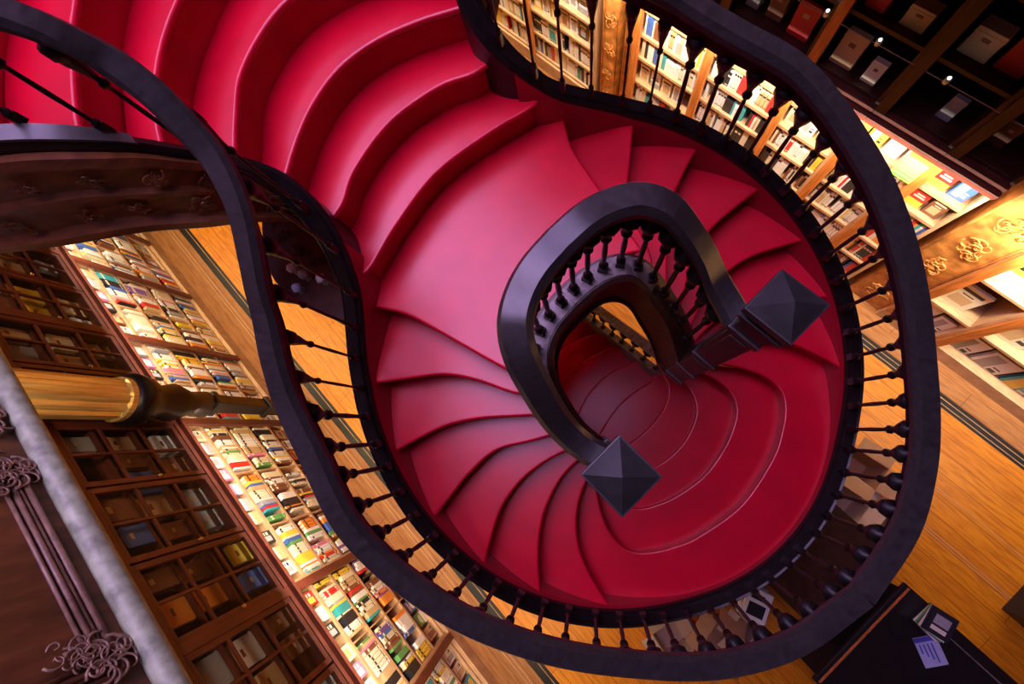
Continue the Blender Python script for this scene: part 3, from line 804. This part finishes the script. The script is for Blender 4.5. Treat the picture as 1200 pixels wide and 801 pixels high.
bm = bmesh.new(); box(bm, -.075, .075, -.06, .10, 0, 1.86, bev=.01)
for z in (0.0, .9, 1.75): box(bm, -.10, .10, -.085, .125, z, z + .08, bev=.01)
o = link('lower_shaft', bm, 'stringwood'); o.parent = pil

# ------------------------------------------------------------------ books
def book_mesh(col, kind):
    """upright book, 1x1x1: x = thickness, y = depth (spine at -y), z = height"""
    bm = bmesh.new()
    if kind == 'spine':
        t = .10
        box(bm, -.5, -.5 + t, -.44, .5, 0, 1); box(bm, .5 - t, .5, -.44, .5, 0, 1)
        # rounded spine
        pr = [(-.5, -.44), (-.46, -.47), (-.25, -.495), (0, -.5), (.25, -.495), (.46, -.47), (.5, -.44)]
        lo = [bm.verts.new((x, y, 0)) for x, y in pr]; hi = [bm.verts.new((x, y, 1)) for x, y in pr]
        for k in range(6): bm.faces.new((lo[k], lo[k + 1], hi[k + 1], hi[k]))
        bm.faces.new(lo[::-1]); bm.faces.new(hi)
        box(bm, -.40, .40, -.43, .46, .02, .98, mi=1)
        for z0, z1 in ((.72, .82), (.10, .13)): box(bm, -.36, .36, -.506, -.47, z0, z1, mi=2)
    else:
        box(bm, -.5, .5, -.5, -.36, 0, 1); box(bm, -.5, .5, .36, .5, 0, 1); box(bm, -.5, -.47, -.5, .5, 0, 1)
        box(bm, -.47, .47, -.36, .36, .02, .98, mi=1)
        if kind == 'face0': box(bm, -.36, .36, -.53, -.5, .74, .86, mi=2); box(bm, -.30, .30, -.53, -.5, .16, .54, mi=3); box(bm, -.2, .2, -.53, -.5, .60, .64, mi=2)
        elif kind == 'face1': box(bm, -.5, .5, -.53, -.5, 0, .35, mi=3); box(bm, -.34, .34, -.54, -.5, .5, .58, mi=2); box(bm, -.25, .25, -.54, -.5, .64, .70, mi=2)
        else: box(bm, -.34, .06, -.53, -.5, .12, .9, mi=3); box(bm, .14, .38, -.53, -.5, .2, .32, mi=2); box(bm, .14, .38, -.53, -.5, .4, .45, mi=2)
    me = bpy.data.meshes.new('book_' + col + '_' + kind)
    bmesh.ops.recalc_face_normals(bm, faces=bm.faces); bm.to_mesh(me); bm.free()
    con = 'b_black' if col in ('white', 'cream', 'yellow', 'lime', 'tan', 'orange') else 'b_cream'
    oth = {'white': 'b_grey', 'cream': 'b_tan', 'yellow': 'b_white', 'red': 'b_yellow', 'black': 'b_grey', 'brown': 'b_tan', 'blue': 'b_white', 'teal': 'b_yellow', 'tan': 'b_brown', 'grey': 'b_white'}.get(col, 'b_white')
    for n_ in ('b_' + col, 'pages', con, oth): me.materials.append(M[n_])
    return me
BM = {}
def get_book(col, kind):
    if (col, kind) not in BM: BM[(col, kind)] = book_mesh(col, kind)
    return BM[(col, kind)]

deps = bpy.context.evaluated_depsgraph_get(); bpy.context.view_layer.update()
verts = []; polys = []
for o in list(SC.objects):
    if o.type != 'MESH': continue
    r = o
    while r.parent: r = r.parent
    if r.name.split('.')[0] in ('bookcase',): continue
    if o.name.startswith(('ceiling', 'window', 'wall_')): continue
    mw = o.matrix_world; b0 = len(verts)
    verts += [mw @ v.co for v in o.data.vertices]
    polys += [[b0 + i for i in p.vertices] for p in o.data.polygons]
BVH = BVHTree.FromPolygons(verts, polys)
def project(p):
    q = MC @ (Vector(p) - CAM)
    if q.z >= -1e-3: return None
    return 600 + F * q.x / -q.z, 400.5 - F * q.y / -q.z, -q.z
def seen(p, margin=6):
    s = project(p)
    if not s or not (-margin < s[0] < 1200 + margin and -margin < s[1] < 801 + margin): return 0
    d = Vector(p) - CAM; L_ = d.length
    h = BVH.ray_cast(CAM, d / L_, L_ - .03)
    return 0 if h[0] is not None else 1 / s[2]
def vis(sg, x, y, z, w, h, d):
    s = 0; n = 0
    for a in (-.4, .4):
        for b_ in (.15, .5, .9):
            s += seen((x + a * w, y, z + h * b_)); n += 1
    return s / n
WH = dict(enumerate(['far end left bookcase', 'bookcase under the carved fascia', 'second bookcase beyond the gilded pillar', 'bookcase touching the gilded pillar', 'wide bookcase by the gilded pillar',
                     'bottom left two-door bookcase', 'bottom edge bookcase']))
for i, l in enumerate(['far top edge bookcase', 'top edge bookcase near the first baluster', 'bookcase left of carved pilaster', '', '', 'bookcase right of carved pilaster', 'middle white bookcase', 'bookcase right of orange upright',
                       'lime box bookcase', 'narrow red-shelved bookcase', '', 'display bay beside carved panel', 'right edge display bay', 'outermost display bay']):
    WH[20 + i] = l
def place(kind, spec, col, mesh, nm, label, cat, group):
    sg, x, y, z, w, h, d = spec[:7]
    yy = y - d / 2 if sg < 0 else y + d / 2
    o = raw(nm, mesh, None, (x, yy, z), PI if sg < 0 else 0, (w, d, h))
    return tag(o, label, cat, group)
def merged(name, specs, kind, label, cat, sz):
    bm = bmesh.new(); mats = []
    for s_ in specs:
        sg, x, y, z, w, h, d, col = s_[:8]; yy = y - d / 2 if sg < 0 else y + d / 2
        if 'b_' + col not in mats: mats.append('b_' + col)
        mi = mats.index('b_' + col)
        box(bm, x - w / 2, x + w / 2, yy - d / 2, yy + d / 2, z, z + h, mi=mi)
        box(bm, x - w * .42, x + w * .42, (yy + d / 2 if sg < 0 else yy - d / 2) - .002, (yy + d / 2 if sg < 0 else yy - d / 2) + .002, z + h * .66, z + h * .84, mi=mi)
    if not specs: bm.free(); return
    o = link(name, bm, mats); tag(o, label, cat); o['kind'] = 'stuff'; return o
HT = lambda h: 'tall' if h > .30 else 'short' if h < .24 else 'medium height'
TH = lambda w: 'thick' if w > .044 else 'slim' if w < .03 else 'medium thick'
scored = sorted(((vis(*s[:7]) * max(s[4], .03) * s[5], k, s) for k, s in enumerate(book_specs)), reverse=True)
ind = [s for v, k, s in scored if v > 0][:250]
rest = [s for v, k, s in scored if v > 0][250:]
hid = [s for v, k, s in scored if v <= 0]
print('books', len(book_specs), 'seen', len(ind) + len(rest), 'faces', len(face_specs), 'items', len(item_specs))
seenlab = {}
def neighbours(s, pool):
    L_ = [q for q in pool if q[0] == s[0] and abs(q[3] - s[3]) < .01 and q[8] == s[8]]
    a = [q for q in L_ if q[1] < s[1]]; b_ = [q for q in L_ if q[1] > s[1]]
    return (max(a, key=lambda q: q[1])[7] if a else None), (min(b_, key=lambda q: q[1])[7] if b_ else None)
def unique(cands):
    c = [q for q in cands if len(q.split()) <= 16]
    for q in c:
        if q not in seenlab: seenlab[q] = 1; return q
    return c[0]
def third(s):
    i = s[8][1] if isinstance(s[8], tuple) else s[8]
    X = LX if i < 20 else RX; k = i if i < 20 else i - 20
    t = (s[1] - X[k]) / (X[k + 1] - X[k])
    return 'upper end' if t < .33 else 'lower end' if t > .67 else 'middle'
def near(s, pool):
    a, b_ = neighbours(s, pool)
    return ('between %s and %s' % (a, b_)) if a and b_ else ('beside %s' % (a or b_)) if (a or b_) else 'standing alone'
for s in ind:
    wh = WH[s[8][1]]; sh = s[8][0]; nb = near(s, book_specs); tail_ = '%s shelf of %s' % (sh, wh); c_ = s[7]
    place('spine', s, c_, get_book(c_, 'spine'), 'book', unique(['%s %s book %s, %s' % (TH(s[4]), c_, nb, tail_), '%s %s book %s, %s' % (HT(s[5]), c_, nb, tail_),
          '%s %s book %s, %s, %s' % (TH(s[4]), c_, nb, third(s), tail_), '%s book, %s, %s' % (c_, third(s), tail_), '%s %s book, %s, %s' % (HT(s[5]), c_, third(s), tail_), '%s book on the %s' % (c_, tail_)]), 'book', 'upright books on the %s' % tail_)
merged('books', rest + hid, 'spine', 'further upright books on the lit shelves of both walls', 'books', 1)
sf = sorted(((vis(*s[:7]) * s[4] * s[5], k, s) for k, s in enumerate(face_specs)), reverse=True)
sf = [s for v, k, s in sf if v > 0][:150]
for s in sf:
    wh = WH[s[8][1]]; sh = s[8][0]; nb = near(s, face_specs); tail_ = '%s shelf of %s' % (sh.replace('top display', 'display'), wh); c_ = s[7]
    place('face', s, c_, get_book(c_, 'face%d' % rd.randrange(3)), 'display_book', unique(['%s face-out book %s, %s' % (c_, nb, tail_), '%s face-out book %s, %s, %s' % (c_, nb, third(s), tail_), '%s face-out book, %s, %s' % (c_, third(s), tail_)]), 'book', 'books facing out on the %s' % tail_)
# boxes and albums in the dark cabinets
def album_mesh(col):
    bm = bmesh.new(); box(bm, -.5, .5, -.5, .5, 0, 1, bev=.03); box(bm, -.52, .52, -.52, .52, .80, .86, mi=0)
    box(bm, -.14, .14, -.53, -.49, .60, .72, mi=1); box(bm, -.52, .52, -.52, .52, .05, .09)
    me = bpy.data.meshes.new('album_' + col); bmesh.ops.recalc_face_normals(bm, faces=bm.faces); bm.to_mesh(me); bm.free()
    me.materials.append(M['b_' + col]); me.materials.append(M['b_tan' if col in ('brown', 'grey', 'red', 'blue', 'purple') else 'b_brown']); return me
AM = {}
si = sorted(((vis(*s[:7]) * s[4] * s[5], k, s) for k, s in enumerate(item_specs)), reverse=True)
si = [s for v, k, s in si if v > 0][:170]
for s in si:
    col = s[7]
    if col not in AM: AM[col] = album_mesh(col)
    wh = WH[s[8]]; lev = ('upper', 'middle', 'lower')[0 if s[3] > 2.8 + (s[0] > 0) * .5 else 1 if s[3] > 2.4 + (s[0] > 0) * .4 else 2]
    sz = 'large' if s[4] * s[5] > .05 else 'small'
    l0 = '%s %s box file in the dark %s part of %s' % (sz, col, lev, wh)
    l2 = '%s %s box file, %s, dark %s part of %s' % (sz, col, third(s), lev, wh)
    pool = [q for q in item_specs if q[0] == s[0] and abs(q[3] - s[3]) < .01 and q[8] == s[8]]
    aa = [q for q in pool if q[1] < s[1]]; bb = [q for q in pool if q[1] > s[1]]
    l1 = l0
    if aa: l1 = '%s %s box file beside a %s one, dark %s part of %s' % (sz, col, max(aa, key=lambda q: q[1])[7], lev, wh)
    place('item', s, col, AM[col], 'box_file', unique([l0, l1, l2]), 'box', 'box files in the dark %s part of %s' % (lev, wh))
# lime green box
bm = bmesh.new(); box(bm, -.10, .10, -.05, .05, 0, .26, bev=.01)
for k in range(5): box(bm, -.08, .08, -.056, -.05, .03 + k * .045, .05 + k * .045, mi=1)
o = link('gift_box', bm, ['b_lime', 'b_green']); o.location = (.43, 3.30, 2.022); tag(o, 'lime green box with dark green stripes beside the big handrail', 'box')

# ------------------------------------------------------------------ things on the floor, lower right
desk = empty('sales_counter', 'long black counter at the lower right under the big curved handrail', 'counter', (4.0, .1, 0))
def dpart(nm, a, mat, bev=.008):
    bm = bmesh.new(); box(bm, *a, bev=bev); o = link(nm, bm, mat); o.parent = desk; o.location = -desk.location; return o
dpart('worktop', (3.27, 5.5, -.62, .72, .86, .90), 'blackbox')
dpart('cabinet_body', (3.32, 5.45, -.57, .67, .08, .86), 'blackbox')
dpart('plinth', (3.36, 5.4, -.52, .62, 0, .08), 'blackbox')
dpart('edge_strip', (3.31, 3.33, -.60, .70, .90, .912), 'postwood', .003)  # coloured strip standing for the lit line along the counter edge
dpart('edge_strip', (3.82, 5.48, .60, .612, .90, .912), 'greyslab', .003)
desk2 = empty('side_counter', 'black counter corner at the right edge of the view', 'counter', (5.2, 1.8, 0))
for nm, a in (('worktop', (4.58, 6.0, 1.38, 2.3, .86, .90)), ('cabinet_body', (4.62, 5.96, 1.42, 2.26, 0, .86))):
    bm = bmesh.new(); box(bm, *a, bev=.008); o = link(nm, bm, 'blackbox'); o.parent = desk2; o.location = -desk2.location
# leaning card on the counter
bm = bmesh.new(); box(bm, -.13, .13, -.10, .10, 0, .012); box(bm, -.13, -.09, -.10, .10, .012, .015, mi=1)
for k in range(4): box(bm, -.07, .10 - .03 * k, .03 - k * .035, .042 - k * .035, .012, .014, mi=1)
o = link('notice_card', bm, ['bluecard', 'bluestripe']); o.location = (3.77, .38, .915); o.rotation_euler = (math.radians(4), 0, math.radians(-28)); tag(o, 'pale blue notice card lying on the black counter below the small book pile', 'card')
zz = .902
for k, (c, w) in enumerate((('black', .24), ('white', .23), ('green', .235), ('white', .22), ('black', .225))):
    bm = bmesh.new(); h = .03
    box(bm, -w / 2, w / 2, -.12, .12, 0, .004); box(bm, -w / 2, w / 2, -.12, .12, h - .004, h); box(bm, -w / 2, -w / 2 + .004, -.12, .12, 0, h)
    box(bm, -w / 2 + .004, w / 2 - .006, -.115, .115, .004, h - .004, mi=1)
    box(bm, -w * .3, w * .3, -.08, -.04, h, h + .001, mi=1); box(bm, -w * .3, w * .3, -.02, .07, h, h + .001, mi=2)
    o = link('stacked_book', bm, ['b_' + c, 'pages', 'b_grey']); o.location = (3.62 - k * .006, .60 + k * .004, zz); o.rotation_euler = (0, 0, math.radians(-8 + k * 5)); zz += h + .001
    tag(o, '%s book in the small pile on the black counter, %s' % (c, ('lowest', 'second from the bottom', 'in the middle', 'second from the top', 'topmost')[k]), 'book', 'pile of books on the black counter')
# cardboard boxes under the balusters
def carton(x, y, z, w, d, h, rot, mat, label, open_=True):
    e = empty('cardboard_box', label, 'box', (x, y, z), 'cardboard boxes around the foot of the stair'); e.rotation_euler = (0, 0, rot)
    bm = bmesh.new(); t = .01
    box(bm, -w / 2, w / 2, -d / 2, d / 2, 0, t); box(bm, -w / 2, -w / 2 + t, -d / 2, d / 2, t, h); box(bm, w / 2 - t, w / 2, -d / 2, d / 2, t, h)
    box(bm, -w / 2 + t, w / 2 - t, -d / 2, -d / 2 + t, t, h); box(bm, -w / 2 + t, w / 2 - t, d / 2 - t, d / 2, t, h)
    o = link('carton_body', bm, mat); o.parent = e
    for sx, sy in ((1, 0), (-1, 0), (0, 1), (0, -1)):
        bm = bmesh.new(); fl = (w if sx else d) * .48
        if sx: box(bm, 0, fl, -d / 2 + t, d / 2 - t, 0, .006)
        else: box(bm, -w / 2 + t, w / 2 - t, 0, fl, 0, .006)
        ang = math.radians(rd.uniform(-45, 25)) if open_ else PI
        if sx: mt = Matrix.Translation((sx * w / 2, 0, h)) @ (Matrix.Rotation(-ang if open_ else 0, 4, 'Y') if sx > 0 else Matrix.Rotation(PI, 4, 'Z') @ Matrix.Rotation(-ang if open_ else 0, 4, 'Y'))
        else: mt = Matrix.Translation((0, sy * d / 2, h)) @ (Matrix.Rotation(ang if open_ else 0, 4, 'X') if sy > 0 else Matrix.Rotation(PI, 4, 'Z') @ Matrix.Rotation(ang if open_ else 0, 4, 'X'))
        if not open_: mt = Matrix.Translation((-sx * .0, -sy * .0, .002 + (.008 if sy else 0))) @ (Matrix.Translation((sx * w / 2, sy * d / 2, h)) @ (Matrix.Rotation(PI if sx > 0 else 0, 4, 'Z') if sx else Matrix.Rotation(PI if sy > 0 else 0, 4, 'Z')))
        bmesh.ops.transform(bm, matrix=mt, verts=bm.verts); o = link('flap', bm, mat); o.parent = e
carton(2.56, 1.50, 0, .40, .32, .42, .15, 'card', 'brown open cardboard box nearest the orange floor on the right')
carton(2.72, 1.10, .0, .34, .30, .36, .1, 'cardlight', 'pale cardboard box below the brown one, left of the big handrail')
carton(3.06, 1.28, 0, .30, .24, .30, -.2, 'card', 'small brown cardboard box tucked against the inside of the handrail')
carton(2.76, -1.12, 0, .34, .42, .40, .2, 'card', 'brown cardboard box between the bottom balusters')
carton(2.40, -1.50, 0, .36, .32, .34, -.2, 'cardlight', 'pale open cardboard box left of the brown one at the bottom')
carton(2.86, -.86, 0, .24, .30, .30, .1, 'cardlight', 'small pale cardboard box right of the brown one at the bottom')
zz = .0
for k in range(9):
    c = ('white', 'teal', 'black', 'white', 'cream', 'green', 'white', 'grey', 'white')[k]
    bm = bmesh.new(); box(bm, -.13, .13, -.17, .17, 0, .05, bev=.004); box(bm, -.09, .09, -.12, .02, .05, .052, mi=1); box(bm, -.09, .05, .06, .12, .05, .052, mi=1)
    o = link('magazine_bundle', bm, ['b_' + c, 'b_black' if c != 'black' else 'b_white']); o.location = (2.68 + .01 * (k % 3), -.50 + .01 * (k % 2), zz); o.rotation_euler = (0, 0, .5 + .14 * math.sin(k * 2.1)); zz += .0525
    tag(o, '%s magazine bundle %s of the stack behind the lower balusters' % (c, ('at the bottom', 'second from the bottom', 'third from the bottom', 'fourth from the bottom', 'in the middle', 'fourth from the top', 'third from the top', 'second from the top', 'on top')[k]), 'magazines', 'stack of magazine bundles')
cr_ = empty('storage_cabinet', 'low dark cabinet half hidden beneath the right end of the stair', 'cabinet', (2.55, .35, 0))
for nm, a, mt in (('cabinet_body', (2.25, 3.18, -.22, .86, .06, .72), 'blackbox'), ('top_board', (2.22, 3.21, -.25, .89, .72, .75), 'darkwood'), ('plinth', (2.3, 3.1, -.15, .8, 0, .06), 'blackbox')):
    bm = bmesh.new(); box(bm, *a, bev=.006); o = link(nm, bm, mt); o.parent = cr_; o.location = -cr_.location

# ------------------------------------------------------------------ lights
def area(name, loc, sx, sy, power, col, rot=(0, 0, 0), spread=PI):
    l = bpy.data.lights.new(name, 'AREA'); l.shape = 'RECTANGLE'; l.size = sx; l.size_y = sy; l.energy = power; l.color = col; l.spread = spread
    o = bpy.data.objects.new(name, l); COL.objects.link(o); o.location = loc; o.rotation_euler = rot; return o
warm = (1, .74, .42)
# strips under the cornices of the lit shelves, shining in and down
area('shelf_strip_left', (-3.2, -3.30, 2.08), 11.0, .05, 115, (1, .84, .64), (math.radians(-30), 0, 0))
area('shelf_strip_right', (-1.5, 3.08, 2.34), 12.5, .05, 245, (1, .87, .70), (math.radians(30), 0, 0))
# fill lights added at cornice height to brighten the shop floor, no fixtures
for x, pw in ((-7, 14), (-4.8, 18), (-2.6, 17), (-.4, 14), (1.5, 6)):
    area('floor_fill', (x, -3.15, 2.5), .3, .12, pw * .88, (1, .72, .25), (math.radians(18), 0, 0), 1.8)
    area('floor_fill', (x, 2.95, 2.6), .3, .12, pw * .88, (1, .72, .25), (math.radians(-18), 0, 0), 1.8)
    area('cabinet_fill', (x, -2.9, 4.38), .25, .25, 11, (1, .72, .5), (math.radians(-35), 0, 0), 2.6)  # weak fill added to brighten the glazed left cabinets
area('display_fill', (3.2, 3.14, 2.26), 3.4, .05, 55, (1, .88, .70), (math.radians(35), 0, 0), 1.7)  # extra fill added to brighten the right display bays
w = bpy.data.worlds.new('World'); SC.world = w; w.use_nodes = True
w.node_tree.nodes['Background'].inputs[0].default_value = (.5, .4, .45, 1); w.node_tree.nodes['Background'].inputs[1].default_value = .05

# ------------------------------------------------------------------ camera
cd = bpy.data.cameras.new('Camera'); cam = bpy.data.objects.new('Camera', cd); COL.objects.link(cam)
cd.sensor_fit = 'HORIZONTAL'; cd.sensor_width = 36; cd.lens = F / 1200 * 36; cd.clip_start = .02
cam.matrix_world = Matrix.Translation(CAM) @ MC.transposed().to_4x4()
SC.camera = cam
SC.view_settings.view_transform = 'Standard'; SC.view_settings.look = 'None'; SC.view_settings.gamma = 1
SC.view_settings.use_curve_mapping = False; SC.view_settings.exposure = 0.0
